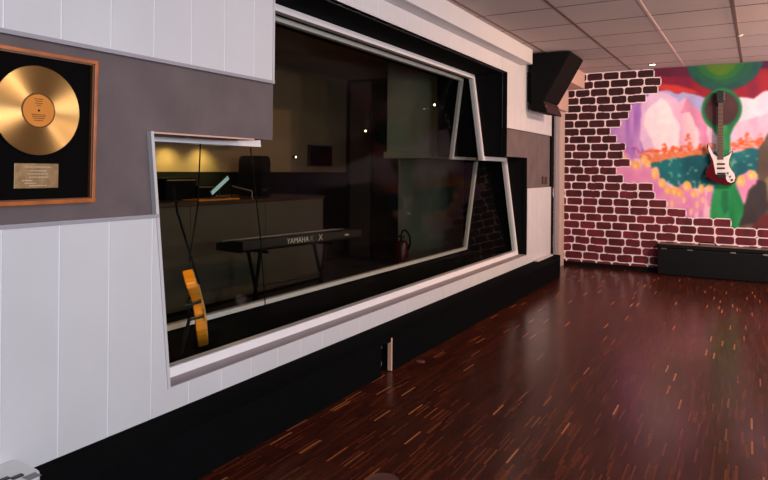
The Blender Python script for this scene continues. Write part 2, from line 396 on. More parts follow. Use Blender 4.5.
    fill(lk, (8,84,98), (24,120,126), blot); fill(lk & (fine[...,0] > .78), (110,170,160))
    # petals
    pt = inpoly(nx,nz,P((614,142),(622,150),(632,158),(644,158),(650,172),(655,178),(664,186),(676,188),(684,184),(690,188),(700,188),(714,184),(714,235),(610,235)))
    pt |= inpoly(nx,nz,P((734,184),(742,176),(750,170),(757,173),(757,186),(746,212),(738,214)))
    fill(pt, (206,122,198), (244,170,196)); fill(pt & (str_[...,0] > .72), (248,196,214))
    def ell(cx, cy, rx, ry, a, b2=None):
        p = W(cx, cy); q = W(cx+rx, cy); r_ = W(cx, cy-ry); A = abs(q[0]-p[0]); B = abs(r_[1]-p[1])
        m_ = ((X-p[0])/A)**2+((Z-p[1])/B)**2 < 1; fill(m_, a, b2, blot if b2 else None); return m_
    for (x, y, rx, ry) in ((617,151,4,6),(622,158,4,4),(629,163,3.5,4),(636,165,4,4),(644,160,3.5,5),(648,164,3,4),(655,173,4,6),(662,183,4,5),(668,190,3.5,4.5),(675,191,4,4.5),(687,186,4.5,5),(680,193,3,4),(694,194,3,4),(701,189,3,5),(709,188,3,4),(741,181,4.5,6),(752,175,5,5)):
        ell(x+1, y+9, rx*1.1, ry*2.6, (240,164,192), (222,130,200)); ell(x, y, rx, ry, (250,180,96), (248,208,146))
        ell(x-1, y+1, rx*.4, ry*.5, (252,214,150))
    for (x, y) in ((672,204),(684,200),(697,205),(703,200),(691,212),(678,212)): ell(x, y, 1.6, 3.5, (250,206,150))
    # crimson canopy and dark top
    fill(inpoly(nx,nz,P((640,60),(900,40),(900,86),(770,90),(764,91),(754,100),(742,96),(726,96),(714,98),(704,96),(694,93),(684,92),(678,94),(668,91),(660,91),(652,93),(640,93))), (170,30,42), (124,26,62), blot)
    fill(inpoly(nx,nz,P((650,88),(668,84),(690,88),(700,92),(690,92),(678,93),(662,90))), (214,58,52), (200,60,60), blot)
    fill(inpoly(nx,nz,P((640,60),(690,55),(700,70),(690,78),(670,76),(655,76),(640,78))), (84,26,44), (100,30,60), blot)
    fill(inpoly(nx,nz,P((756,50),(900,30),(900,62),(772,67),(757,68))), (58,18,52), (80,20,60), blot)
    ell(724, 58, 40, 33, (24,72,70), (30,96,84)); ell(722, 58, 33, 27, (26,98,66), (24,84,66)); ell(721, 58, 25, 22, (44,112,54), (32,104,60)); ell(721, 58, 17, 17, (84,124,30), (64,112,36))
    # keyhole tree
    gt = inpoly(X,Z,P((716,124),(728,124),(729,150),(733,178),(744,205),(742,230),(711,230),(710,212),(712,196),(716,184),(718,150)))
    fill(gt, (18,128,70), (44,160,92), str_)
    fill(inpoly(X,Z,P((704,120),(739,118),(734,127),(730,136),(730,152),(717,152),(717,136),(712,128))), (26,112,64), (48,140,82), str_)
    ell(721.5,109.5,20.5,21,(28,116,66),(52,146,82)); ell(721.5,109,18,18.5,(30,96,70)); ell(721.5,109,16.5,16.5,(70,42,46),(82,50,50))
    fill(inpoly(X,Z,P((717,125),(727.5,125),(728,150),(718,150))), (34,130,74), (62,150,88), fine)
    fill(inpoly(X,Z,P((722,190),(728,190),(729,210),(724,215),(721,205))), (20,120,74))
    # rocks
    fill(inpoly(nx,nz,P((770,128),(764,140),(759,147),(757,165),(759,180),(752,184),(745,205),(740,228),(900,232),(900,110))), (80,68,58), (104,86,72), blot)
    fill(inpoly(nx,nz,P((764,180),(756,181),(746,205),(740,226),(762,222),(768,205))), (62,58,60), (56,48,50), blot)
    fill(inpoly(nx,nz,P((770,175),(764,180),(768,196),(900,196),(900,180))), (132,118,84))
    fill(inpoly(nx,nz,P((752,226),(764,214),(900,205),(900,240),(752,240))), (112,40,46), (90,44,46), blot)
    for ax in (0, 1):
        for rep_ in range(1): C = (C+np.roll(C,1,ax)+np.roll(C,-1,ax)+np.roll(C,2,ax)+np.roll(C,-2,ax))/5
    # bricks
    region = P((560,50),(657,66),(657,88),(648,96),(634,104),(617,109),(619,126),(613,131),(614,143),(619,152),(620,176),(634,182),(652,190),(665,200),(673,213),(700,219),(720,222),(740,230),(768,227),(900,216),(900,330),(500,330))
    rowh, bw, gap = .0985, .2035, .0115
    jz = .006*(vnoise(X,Z,5,3,21)-.5)+.004*(vnoise(X,Z,11,3,22)-.5)
    for row in range(0, 26):
        zt = CEIL-.012-row*rowh; zc = zt-rowh/2
        if zc < -.02: break
        sh = [.0,.105,.045,.14][row % 4] + .01*math.sin(row*2.3); x = -.35+sh; r = random.Random(row)
        while x < RX+.3:
            w = bw*(1+r.uniform(-.12,.12)); cx = x+w/2; cen = np.array([[cx-.05]]); zz = np.array([[zc]])
            if inpoly(cen, zz, region)[0,0]:
                last = not inpoly(np.array([[cx+w-.05]]), zz, region)[0,0]; ce_ = gap*.9 if last else 0
                hx, hz = w/2-gap/2, rowh/2-gap*.45; m0 = (np.abs(X-cx) < w/2+gap*.6) & (np.abs(Z-zc) < rowh/2+gap*.6)
                rc = .028; zj = Z+jz; qx = np.maximum(np.abs(X-cx+.3*jz)-hx+rc, 0); qz = np.maximum(np.abs(zj-zc)-hz+rc, 0)
                d = np.sqrt(qx*qx+qz*qz)-rc
                if last: d = np.where(X > cx+hx-.01, np.maximum(d, 0)*5, d)
                mort = m0 & (d < gap*.95); paintedbrick = m0 & (d < 0)
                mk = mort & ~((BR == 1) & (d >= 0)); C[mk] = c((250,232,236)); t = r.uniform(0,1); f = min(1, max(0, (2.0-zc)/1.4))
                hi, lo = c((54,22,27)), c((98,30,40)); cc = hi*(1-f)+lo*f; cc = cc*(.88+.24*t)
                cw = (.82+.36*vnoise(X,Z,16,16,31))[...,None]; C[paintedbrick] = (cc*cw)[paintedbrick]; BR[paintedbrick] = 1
            x += w
    return C
def grid_wall(x0, x1, step):
    nx_, nz_ = int((x1-x0)/step)+1, int(CEIL/step)+1
    xs = np.linspace(x0, x1, nx_); zs = np.linspace(0, CEIL, nz_); return np.meshgrid(xs, zs, indexing='ij')
VV, FF, CC = [], [], []; off = 0
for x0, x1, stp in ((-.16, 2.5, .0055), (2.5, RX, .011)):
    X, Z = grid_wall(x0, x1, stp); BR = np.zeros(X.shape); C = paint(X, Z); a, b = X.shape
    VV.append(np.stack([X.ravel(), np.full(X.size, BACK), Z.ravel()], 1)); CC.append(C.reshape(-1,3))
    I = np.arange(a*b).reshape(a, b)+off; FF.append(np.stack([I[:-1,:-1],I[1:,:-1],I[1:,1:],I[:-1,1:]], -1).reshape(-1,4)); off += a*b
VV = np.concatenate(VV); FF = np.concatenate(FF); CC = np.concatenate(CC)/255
CC = np.where(CC <= .04045, CC/12.92, ((CC+.055)/1.055)**2.4)
me = bpy.data.meshes.new('wall_back'); me.vertices.add(len(VV)); me.vertices.foreach_set('co', VV.ravel().astype(np.float32))
me.loops.add(len(FF)*4); me.loops.foreach_set('vertex_index', FF.ravel().astype(np.int32)); me.polygons.add(len(FF))
me.polygons.foreach_set('loop_start', np.arange(0, len(FF)*4, 4, dtype=np.int32)); me.update(calc_edges=True)
at_ = me.color_attributes.new('paint', 'FLOAT_COLOR', 'POINT'); at_.data.foreach_set('color', np.concatenate([CC, np.ones((len(CC),1))], 1).ravel().astype(np.float32))
me.materials.append(M['mural']); wb = bpy.data.objects.new('wall_back', me); col.objects.link(wb); struct(wb)
MB().box(-.7, RX+.1, BACK+.002, BACK+.12, 0, CEIL).build('wall_core', M['wallside'], wb)

# ------------------------------------------------------------------ studio window
win = struct(pempty('window_1'))
def dO(z): return -(.05+.045+.135*(z-.33))
def dI(z): return -(.69-.125*(z-.32))
def member(mb, p0, p1, w, dep, dfun, side):   # p in (s,z); side +1/-1 widens towards left normal
    d = Vector((p1[0]-p0[0], p1[1]-p0[1])).normalized(); n = Vector((-d.y, d.x))*w*side
    q = [p0, p1, (p1[0]+n.x, p1[1]+n.y), (p0[0]+n.x, p0[1]+n.y)]
    mb.hexa([(dfun(z)+0, s, z) for s, z in q], [(dfun(z)-dep, s, z) for s, z in q])
def loop(poly, w, dep, dfun, name, m):
    mb = MB(); n = len(poly)
    # mitred inset
    ins = []
    for i in range(n):
        a, b, c = Vector(poly[i-1]), Vector(poly[i]), Vector(poly[(i+1) % n]); d1 = (b-a).normalized(); d2 = (c-b).normalized()
        n1 = Vector((-d1.y, d1.x)); n2 = Vector((-d2.y, d2.x)); k = (n1+n2); k /= max(.2, (1+n1.dot(n2))); ins.append(b+k*w)
    for i in range(n):
        j = (i+1) % n; q = [poly[i], poly[j], ins[j], ins[i]]
        mb.hexa([(dfun(z), s, z) for s, z in q], [(dfun(z)-dep, s, z) for s, z in q])
    return mb.build(name, m, win), ins
ol = [(1.71,LB+.002),(SR-.012,LB+.002),(SR-.002,ST),(SU,ST),(SU,UT-.005),(2.612,UT-.005),(2.612,1.368),(1.71,1.368)]
_, insO = loop(ol, .042, .05, dO, 'window_frame', M['frame'])
il = [(1.71,LB+.012),(SR-.002,LB+.012),(SR-.002,ST),(SU,ST),(SU,UT-.03),(2.7,UT-.03),(2.7,1.368),(1.71,1.368)]
_, insI = loop(il, .03, .04, dI, 'window_frame', M['innerframe'])
def pane(poly, dfun, off):
    mb = MB(); mb.hexa([(dfun(p[1])-off, p[0], p[1]) for p in poly], [(dfun(p[1])-off-.008, p[0], p[1]) for p in poly]); return mb.build('pane', M['glass'], win)
pane(insO, dO, .018); pane(insI, dI, .012)
MB().box(-.045, .0005, SU-.006, SU-.0005, ST, UT).build('reveal_lining', M['felt'], win)
MB().box(-.049, -.006, SR-.005, SR-.0005, LB+.004, ST).build('reveal_lining', M['felt'], win)
MB().box(-.2, -.0, e(1.354)+.002, 2.34, 1.345, 1.352).build('head_lining', mat('warm_head_lining', (215,170,150), .5), win)
# visible outer sill and back lining of the gap
MB().hexa([(-.001,e(LB)+.0,LB-.001),(-.001,SR,LB-.001),(dO(LB)-.01,SR,LB-.001),(dO(LB)-.01,1.72,LB-.001)], [(-.001,e(LB)+.0,LB+.003),(-.001,SR,LB+.003),(dO(LB)-.01,SR,LB+.003),(dO(LB)-.01,1.72,LB+.003)]).build('window_sill', M['sill'], win)
# cables hanging between the panes
for i, (a, bb) in enumerate((((200.5,149),(189,262)), ((250,155),(266,316)))):
    XC = (-.25, -.40)[i]; p0 = at_x(XC, *a); p1 = at_x(XC, *bb); mid = (p0+p1)/2+Vector((0,.02,0))
    p0.z = 1.345; 
    pts = [p0.lerp(mid, t/6) for t in range(6)]+[mid.lerp(p1, t/6) for t in range(7)]
    o = MB().tube(pts, .0035, 6).build('cable', M['blackm'], smooth=True); origin(o, p1)
    tag(o, ['thin black cable between the panes, hanging down to the yellow guitar','thin black cable between the panes, beside the studio monitor'][i], 'cable')

# ------------------------------------------------------------------ control room behind the glass
struct(MB().box(-4.6, -.74, Y0, 9.2, -.1, 0).build('floor_control_room', M['crfloor']))
struct(MB().box(-4.6, -.7, Y0, 9.2, CEIL, CEIL+.1).build('ceiling_control_room', M['crwall']))
CX = -2.85
wr = struct(MB().box(CX-.1, CX, Y0, 9.2, 0, CEIL).build('wall_control_room', M['crwall']))
MB().box(CX, CX+.03, Y0, 7.48, 0, 1.17).build('wall_lining', M['crwain'], wr)
EY = 7.5
xs0 = at_y(EY, 372, 200)[0]; xs1 = at_y(EY, 399, 200)[0]
wend = struct(MB().box(CX, xs0, EY, EY+.12, 0, CEIL).build('wall_end', M['crwain']))
MB().box(CX+.08, xs0-.03, EY-.02, EY, 0, CEIL-.05).build('wall_strip', mat('dim_brown_strip', (58,50,44), .8), wend)
d2 = struct(pempty('door_2')); MB().box(xs0, xs1, EY+.06, EY+.11, 0, 2.1).build('door_leaf', M['blackm'], d2); MB().box(xs0, xs1, EY+.0, EY+.12, 2.1, CEIL).build('door_header', M['blackm'], d2)
struct(MB().box(xs1, -.74, EY-.02, EY+.12, 0, CEIL).build('wall_end_panel', M['crgreen'])).name = 'wall_panel'
pa = at_y(6.3, 387.5, 75); pb = at_y(6.3, 437, 158)
struct(MB().box(pa[0], pb[0], 6.3, EY-.02, pb[2], CEIL-.001).build('trim_8', M['crgreen'], bevel=.004))
struct(MB().box(pa[0]-.03, pb[0], 6.28, 6.3, pb[2]-.002, pb[2]+.07).build('trim_9', M['crgreen'], bevel=.004))
bx = at_y(6.9, 437, 100)[0]
struct(MB().box(pb[0], -.76, 6.9, EY-.02, pb[2], CEIL-.001).build('trim_10', M['crwain']))
# desk counter
DX = -1.95
dk_t = at_x(DX, 240, 199.5)[2]; dy1 = at_x(DX, 323, 220)[1]
dk = thing('console_desk', 'long low console desk with beige front panels under the yellow lit wall', 'desk', (-2.3, 4.2, 0))
fr_ = MB()
for k in range(4):
    y1 = dy1-k*.95; fr_.box(DX-.03, DX, y1-.945, y1, .04, dk_t-.035)
fr_.build('front_panel', M['desk'], dk, bevel=.003)
MB().box(CX+.035, DX-.03, dy1-3.8, dy1-.002, .0, dk_t-.035).build('carcass', M['blackm'], dk)
MB().box(CX+.035, DX+.02, dy1-3.82, dy1+.01, dk_t-.034, dk_t).build('desk_top', M['desktop'], dk, bevel=.004)
# rack units on the desk; pale strips imitate their edge glints
for i, (x0, x1, y, lab) in enumerate(((166,196,178.5,'low black rack unit on the desk, farthest left'), (197,216,185.5,'low black rack unit on the desk, left of the pale tablet'))):
    p = at_x(-2.35, x0, y); q = at_x(-2.35, x1, y)
    t = thing('rack_unit', lab, 'audio equipment', (-2.45, (p.y+q.y)/2, dk_t), 'rack units on the desk')
    h = p.z-dk_t; MB().box(-2.75, -2.35, p.y, q.y, dk_t+.001, p.z).build('body', M['blackm'], t, bevel=.004)
    MB().box(-2.348, -2.344, p.y+.01, q.y-.01, p.z-.02, p.z-.012).build('edge_glint', M['alu'], t)
# upper cabinet with lights below
ys0 = at_x(CX, 150, 160)[1]-.3; ys1 = 5.2
cb = thing('wall_cabinet', 'dark wall cabinet with lights under it above the desk', 'cabinet', (CX, 4.4, 1.46))
MB().box(CX+.001, CX+.33, ys0, ys1, 1.46, 1.8).build('cabinet_body', M['blackm'], cb, bevel=.005)
for px in (180, 214):
    q = at_x(CX+.2, px, 150); MB().lathe([(.035,0),(.035,-.012),(.02,-.012)], (CX+.2, q.y, 1.459), n=16).build('puck_light', M['lamp'], cb)
    L = bpy.data.lights.new('cabinet_light', 'SPOT'); L.energy = 17; L.color = (1,.84,.27); L.spot_size = math.radians(125); L.spot_blend = .9; L.shadow_soft_size = .02
    lo = bpy.data.objects.new('cabinet_light', L); lo.location = (CX+.2, q.y, 1.44); lo.rotation_euler = (0, math.radians(25), 0); col.objects.link(lo)
# studio monitor on desk
m0 = at_x(-2.5, 238, 195); m1 = at_x(-2.2, 271, 156)
mt = thing('studio_monitor', 'black studio monitor speaker with rounded top on the desk behind glass', 'speaker', (-2.35, (m0.y+m1.y)/2, dk_t))
def rrect(w, h, r, n=6):
    out = []
    for cx, cz, a0 in ((w/2-r,h-r,0),(-w/2+r,h-r,90)):
        for k in range(n+1): a = math.radians(a0+90*k/n); out.append((cx+r*math.cos(a), cz+r*math.sin(a)))
    return out+[(-w/2,0),(w/2,0)]
wy = m1.y-m0.y; hz = m1.z-dk_t
MB().prism([((m0.y+m1.y)/2+a, dk_t+.002+b_) for a, b_ in rrect(wy, hz, .06)], 0, -2.5, -2.2).build('cabinet_body', M['blackm'], mt, bevel=.01)
cy_ = (m0.y+m1.y)/2
MB().lathe([(.085,0),(.085,.008),(.07,.004),(.02,-.0+.002),(.0,.006)], (-2.2, cy_, dk_t+.13), 'X', 28).build('woofer', M['blackm'], mt, smooth=True)
MB().lathe([(.03,0),(.03,.006),(.0,.008)], (-2.2, cy_, dk_t+.27), 'X', 20).build('tweeter', M['grille'], mt, smooth=True)
MB().box(-2.199, -2.196, cy_-wy*.12, cy_-wy*.08, dk_t+.055, dk_t+.065).build('power_light', M['led'], mt)
MB().box(-2.4, -2.22, cy_-wy*.3, cy_+wy*.22, dk_t+hz+.001, dk_t+hz+.008).build('top_plate', M['alu'], mt)  # pale plate imitates the golden highlight on the cabinet's top
# tablet and board
pa_ = at_x(-2.1, 211, 194); pb_ = at_x(-2.1, 229, 177)
tb_ = thing('tablet', 'pale blue tablet screen tilted up on the desk', 'tablet', (-2.1, (pa_.y+pb_.y)/2, dk_t))
dd = Vector((0, pb_.y-pa_.y, pb_.z-pa_.z)).normalized(); nn = Vector((0, -dd.z, dd.y))*.02; xx = Vector((.0,0,0))
q = [pa_-nn, pb_-nn, pb_+nn, pa_+nn]
MB().hexa([v+Vector((-.02,0,0)) for v in q], [v+Vector((-.002,0,0)) for v in q]).build('body', M['black'], tb_, bevel=.003)
q = [pa_-nn*.9+dd*.01, pb_-nn*.9-dd*.01, pb_+nn*.9-dd*.01, pa_+nn*.9+dd*.01]
MB().hexa([v+Vector((-.002,0,0)) for v in q], [v+Vector((.001,0,0)) for v in q]).build('screen', M['screen'], tb_)
MB().box(-2.16, -2.06, pa_.y-.03, pa_.y+.15, dk_t+.0125, dk_t+.022).build('foot', M['black'], tb_)
MB().tube([(-2.11,(pa_.y+pb_.y)/2,dk_t+.02),(-2.11,(pa_.y+pb_.y)/2,(pa_.z+pb_.z)/2)], .006).build('stem', M['black'], tb_)
w0 = at_x(-1.98, 199, 197); w1 = at_x(-1.98, 240, 196)
tag(origin(MB().box(-2.18, -1.98, w0.y, w1.y, dk_t+.0005, dk_t+.012).build('wooden_board', M['boardwood'], bevel=.003), (-2.1,(w0.y+w1.y)/2,dk_t)), 'thin orange wooden board lying on the desk below the tablet', 'board')
a0 = at_x(-2.1, 232, 186); a1 = at_x(-2.1, 252, 191)
ar = thing('brass_bar', 'thin brass bar leaning between tablet and studio monitor', 'bar', (-2.12, a1.y, dk_t)); MB().tube([a0, a1], .006).build('bar', M['alu'], ar); MB().tube([a1, (a1.x,a1.y,dk_t+.002)], .005).build('leg', M['alu'], ar); MB().tube([a0, (a0.x,a0.y,dk_t+.002)], .005).build('leg', M['blackm'], ar)
# wall screen
s0 = at_x(CX, 307, 166); s1 = at_x(CX, 330, 146)
ws = thing('wall_screen', 'small black screen mounted on the brown wall behind the glass', 'screen', (CX, (s0.y+s1.y)/2, s0.z))
MB().box(CX+.001, CX+.04, s0.y, s1.y, s0.z, s1.z).build('housing', M['black'], ws, bevel=.005)
MB().box(CX+.04, CX+.043, s0.y+.02, s1.y-.02, s0.z+.02, s1.z-.02).build('display', M['blackscreen'], ws)
# thermostat-ish panels on far wall
s0 = at_x(CX, 364, 105) 
# keyboard on its X stand
k0 = Vector((-1.03, 3.40, 0)); k1 = Vector((-.86, 4.72, 0)); dirk = (k1-k0).normalized(); nk = Vector((dirk.y, -dirk.x, 0))  # nk towards live room (+x)
kt = at(0, -1.04, 219, 243)
kz1 = .69; kz0 = .606
kb = thing('keyboard', 'long black stage keyboard with pale lettering, standing on a folding stand', 'keyboard', ((k0+k1)/2+Vector((0,0,kz0))))
def kp(t, w, z): v = k0+dirk*t-nk*w; return (v.x, v.y, z)
KL = (k1-k0).length
MB().hexa([kp(0,.0,kz0+.02), kp(0,.03,kz0), kp(0,.30,kz0), kp(0,.30,kz1-.03), kp(0,.12,kz1), kp(0,0,kz1)], [kp(KL,.0,kz0+.02), kp(KL,.03,kz0), kp(KL,.30,kz0), kp(KL,.30,kz1-.03), kp(KL,.12,kz1), kp(KL,0,kz1)]).build('body', M['black'], kb, bevel=.004)
ky = MB()
for i in range(44):
    t0 = .06+i*(KL-.12)/44; ky.hexa([kp(t0+.001,.16,kz1-.016),kp(t0+(KL-.12)/44-.001,.16,kz1-.016),kp(t0+(KL-.12)/44-.001,.30,kz1-.028),kp(t0+.001,.30,kz1-.028)],[kp(t0+.001,.16,kz1-.004),kp(t0+(KL-.12)/44-.001,.16,kz1-.004),kp(t0+(KL-.12)/44-.001,.30,kz1-.016),kp(t0+.001,.30,kz1-.016)])
ky.build('white_keys', M['pick'], kb)
zc_ = (kz0+kz1)/2+.008
def ktext(t): 
    def f(co): v = k0+dirk*(t+co.x)+nk*(.002+co.z); return (v.x, v.y, zc_+co.y)
    return f
def tt(px):  # distance along keyboard seen at pixel column
    d = ray(px, 235); A = np.array([[d.x, -dirk.x],[d.y, -dirk.y]]); s_ = np.linalg.solve(A, [k0.x-CAM.x, k0.y-CAM.y]); return s_[1]
text_mb('YAMAHA', .058, ktext(tt(298))).build('lettering', M['letters'], kb, recalc=False)
text_mb('K', .064, ktext(tt(312))).build('lettering', M['paleletters'], kb, recalc=False)
text_mb('X', .072, ktext(tt(320.5))).build('lettering', M['letters'], kb, recalc=False)
t = tt(347); p = k0+dirk*t+nk*.001
MB().hexa([kp(t-.03,-.001,zc_-.006),kp(t+.02,-.001,zc_-.006),kp(t+.02,-.001,zc_+.006),kp(t-.03,-.001,zc_+.006)],[kp(t-.03,-.003,zc_-.006),kp(t+.02,-.003,zc_-.006),kp(t+.02,-.003,zc_+.006),kp(t-.03,-.003,zc_+.006)]).build('connector', M['letters'], kb)
ks = thing('keyboard_stand', 'black folding X keyboard stand under the stage keyboard', 'stand', ((k0+k1)/2))
for t, nm in ((tt(268), 'leg_pair'), (tt(333), 'leg_pair')):
    a, bq = kp(t,.08,kz0-.012), kp(t,.22,kz0-.012); c1, c2 = kp(t+.02,.2,.02), kp(t+.02,.06,.02)
    MB().tube([a, c1], .014).tube([bq, c2], .014).tube([kp(t,-.0,kz0-.012), kp(t,.30,kz0-.012)], .012).tube([kp(t+.02,-.05,.016), kp(t+.02,.34,.016)], .015).build(nm, M['blackm'], ks, smooth=True)
MB().tube([kp(tt(268)+.01,.145,.33), kp(tt(333)+.01,.145,.33)], .012).build('cross_bar', M['black'], ks, smooth=True)
# acoustic guitar on stand, edge-on
gb_ = at_z(.312, 203, 346); vdir = Vector((gb_.x-CAM.x, gb_.y-CAM.y, 0)).normalized(); rdir = Vector((vdir.y, -vdir.x, 0))
gtop = CAM + ray(187, 270)*((gb_-CAM).length/ray(203,346).length*1.0)
up = Vector((gtop.x-gb_.x, gtop.y-gb_.y, gtop.z-gb_.z)); GL = up.length; up = up.normalized(); thk = (rdir - up*rdir.dot(up)).normalized(); wd = up.cross(thk).normalized()
ag = thing('acoustic_guitar', 'small yellow wooden acoustic guitar seen edge-on standing between the window panes', 'guitar', gb_)
out = []
for i in range(40):
    a = 2*math.pi*i/40; zz = (1-math.cos(a))/2; rad = (.19*math.sin(math.pi*zz*1.0)**.6) if 0 < zz < 1 else 0
    wv = (.145*math.exp(-((zz-.27)/.24)**2)+.106*math.exp(-((zz-.8)/.19)**2)); edge = min(1, (4*zz*(1-zz))**.5*1.6) if 0<zz<1 else 0
    out.append((wv*edge*(1 if a < math.pi else -1), zz*GL))
def gp(w, h, t): 
    bow = -.018*math.sin(math.pi*h/GL); return gb_+wd*w+up*h+thk*(t-bow)
MB().hexa([gp(w,h,-.024) for w,h in out], [gp(w,h,.024) for w,h in out]).build('body', M['yellowwood'], ag, bevel=.005)
MB().hexa([gp(w*.985,h*.985+.004,.0245) for w,h in out], [gp(w*.985,h*.985+.004,.027) for w,h in out]).build('top_plate', M['spruce'], ag)
MB().hexa([gp(-.024,GL-.08,.027),gp(.024,GL-.08,.027),gp(.024,GL-.08,.038),gp(-.024,GL-.08,.038)],[gp(-.02,GL+.28,.022),gp(.02,GL+.28,.022),gp(.02,GL+.28,.033),gp(-.02,GL+.28,.033)]).build('neck', M['blackm'], ag)
MB().hexa([gp(-.026,GL+.28,.02),gp(.026,GL+.28,.02),gp(.026,GL+.28,.03),gp(-.026,GL+.28,.03)],[gp(-.03,GL+.42,.008),gp(.03,GL+.42,.008),gp(.03,GL+.42,.018),gp(-.03,GL+.42,.018)]).build('headstock', M['blackm'], ag)
gs = thing('guitar_stand', 'low black stand holding the yellow acoustic guitar', 'stand', Vector((gb_.x,gb_.y,LB)))
gpd = lambda w,h,t: gb_+wd*w+up*h+thk*t
for h1, w1 in ((GL*.42,.13),(GL*.60,.12)):
    MB().tube([gpd(w1,h1,-.03), gpd(w1,h1,.034), gpd(-w1,h1,.034), gpd(-w1,h1,-.03), gpd(w1,h1,-.03)], .006).build('cradle', M['black'], gs, smooth=True)
for w1, t1 in ((.13,-.03),(-.13,-.03),(0,-.03)):
    q = gpd(w1,GL*.42,t1); f = q-rdir*.035; f.z = LB+.012; MB().tube([q, f], .006).build('leg', M['black'], gs, smooth=True)
MB().tube([gpd(0,GL*.42,-.03), gpd(0,GL*.60,-.03)], .006).build('post', M['black'], gs, smooth=True)
Ls = bpy.data.lights.new('guitar_fill_spot', 'SPOT'); Ls.energy = 14; Ls.color = (1,.70,.30); Ls.spot_size = math.radians(40); Ls.spot_blend = .5; Ls.shadow_soft_size = .02  # hidden spot added in the gap to make the guitar glow
lo = bpy.data.objects.new('guitar_fill_spot', Ls); lo.location = (-.22, 1.98, 1.15); tgt = gb_+up*.2
lo.rotation_euler = (tgt-lo.location).to_track_quat('-Z','Y').to_euler(); col.objects.link(lo)
# fire extinguisher
ep = at_y(6.6, 402, 250); ex = thing('fire_extinguisher', 'red fire extinguisher with looped black hose by the grey green panel', 'fire extinguisher', (ep.x, 6.6, 0))
zt = at_y(6.6, 402, 240).z
ez = .03
cab = MB().box(ep.x-.16, ep.x+.12, 6.48, 6.72, 0, .04)
MB().lathe([(.0,ez),(.07,ez),(.078,ez+.02),(.078,zt-.06),(.06,zt-.02),(.025,zt),(.02,zt+.03)], (ep.x,6.6,0), n=24).build('cylinder', M['red'], ex, smooth=True)
MB().box(ep.x-.07, ep.x+.03, 6.59, 6.61, zt+.03, zt+.05).build('lever', M['black'], ex)
hp = [Vector((ep.x+.0+.075*math.sin(a), 6.54, zt+.05+.09*(1-math.cos(a))/1.0*1.0)) for a in np.linspace(0, math.pi, 8)]
hose = [at_y(6.52, x, y) for x, y in ((402,241),(401,236),(402,231.5),(405,230),(408,233),(410,238),(410,244),(408,250))]
MB().tube(hose, .011).build('hose', M['blackm'], ex, smooth=True)
MB().lathe([(.09,0),(.09,ez),(.0,ez)], (ep.x,6.6,0), n=24).build('base', M['blackm'], ex)
# small glowing dots added in place of downlight reflections in the glass
for (px, py, lab) in ((435,105,'tiny glowing dot imitating a reflected lamp on the grey green hanging box'),):
    p = at_y(6.27, px, py); o = thing('reflection_dot', lab, 'lamp', (p.x, 6.298, p.z))
    MB().lathe([(.022,-.003),(.022,-.035),(.015,-.04),(0,-.04)], (p.x, 6.298, p.z), 'Y', 16).build('housing', M['black'], o); MB().lathe([(.012,-.0405),(.01,-.046),(0,-.047)], (p.x,6.298,p.z), 'Y', 12).build('bulb', M['lamp'], o)
for i, (px, py, lab) in enumerate(((295,157,'tiny glowing dot imitating a reflected lamp, left of the small black screen'),(366,131,'tiny glowing dot imitating a reflected lamp, beside the dark doorway behind the glass'))):
    if i == 0: p = at_x(CX+.03, px, py); o = thing('reflection_dot', lab, 'lamp', p); MB().lathe([(.02,-.03),(.02,.01),(.014,.012)], p, 'X', 14).build('housing', M['black'], o); MB().lathe([(.012,.0121),(.008,.018),(0,.019)], p, 'X', 12).build('bulb', M['lamp'], o)
    else: p = at_y(EY-.03, px, py); o = thing('reflection_dot', lab, 'lamp', p); MB().lathe([(.02,.01),(.02,-.01),(.014,-.012)], p, 'Y', 14).build('housing', M['black'], o); MB().lathe([(.013,-.0121),(.008,-.018),(0,-.019)], p, 'Y', 12).build('bulb', M['lamp'], o)
A = bpy.data.lights.new('control_room_fill', 'AREA'); A.energy = 2.0; A.color = (.97,.95,.74); A.shape = 'RECTANGLE'; A.size = 1.0; A.size_y = 1.0  # unseen area light added to lighten the control room
ao = bpy.data.objects.new('control_room_fill', A); ao.location = (-1.8, 4.8, 2.44); col.objects.link(ao)

# ------------------------------------------------------------------ gold record
FX = -.02
fy1 = 1.477; fy0 = 1.05; fz0, fz1 = 1.08, 1.592
gr = thing('gold_record_frame', 'wooden framed gold record on black backing with small brass plaque', 'framed record', (FX, (fy0+fy1)/2, fz0))
tlt = lambda z: .012*(z-fz0)/(fz1-fz0)
def fbox(y0, y1, z0, z1, a, b_): return MB().hexa([(FX+a+tlt(z), y, z) for y, z in ((y0,z0),(y1,z0),(y1,z1),(y0,z1))], [(FX+b_+tlt(z), y, z) for y, z in ((y0,z0),(y1,z0),(y1,z1),(y0,z1))])
fb = MB(); fw = .0135
for q in ((fy0,fy1,fz0,fz0+fw),(fy0,fy1,fz1-fw,fz1),(fy0,fy0+fw,fz0+fw,fz1-fw),(fy1-fw,fy1,fz0+fw,fz1-fw)):
    t = fbox(*q, .001, .03); fb.add(t.v, t.f)
fb.build('frame', M['orangewood'], gr, bevel=.003)
ib = MB()
for q in ((fy0+fw,fy1-fw,fz0+fw,fz0+fw+.006),(fy0+fw,fy1-fw,fz1-fw-.006,fz1-fw),(fy0+fw,fy0+fw+.006,fz0+fw,fz1-fw),(fy1-fw-.006,fy1-fw,fz0+fw,fz1-fw)):
    t = fbox(*q, .001, .025); ib.add(t.v, t.f)
ib.build('inner_frame', mat('brown_slip', (105,58,28), .4), gr)
fbox(fy0+fw, fy1-fw, fz0+fw, fz1-fw, .001, .012).build('backing', M['blackmat'], gr)
dc = Vector((FX+.024, 1.264, 1.395))
disc = MB().lathe([(.0,.0),(.148,.0),(.148,.003),(.0055,.003)], (0,0,0), 'X', 96)
do = disc.build('record', M['gold'], None, smooth=True); do.parent = gr; do.location = dc-gr.location
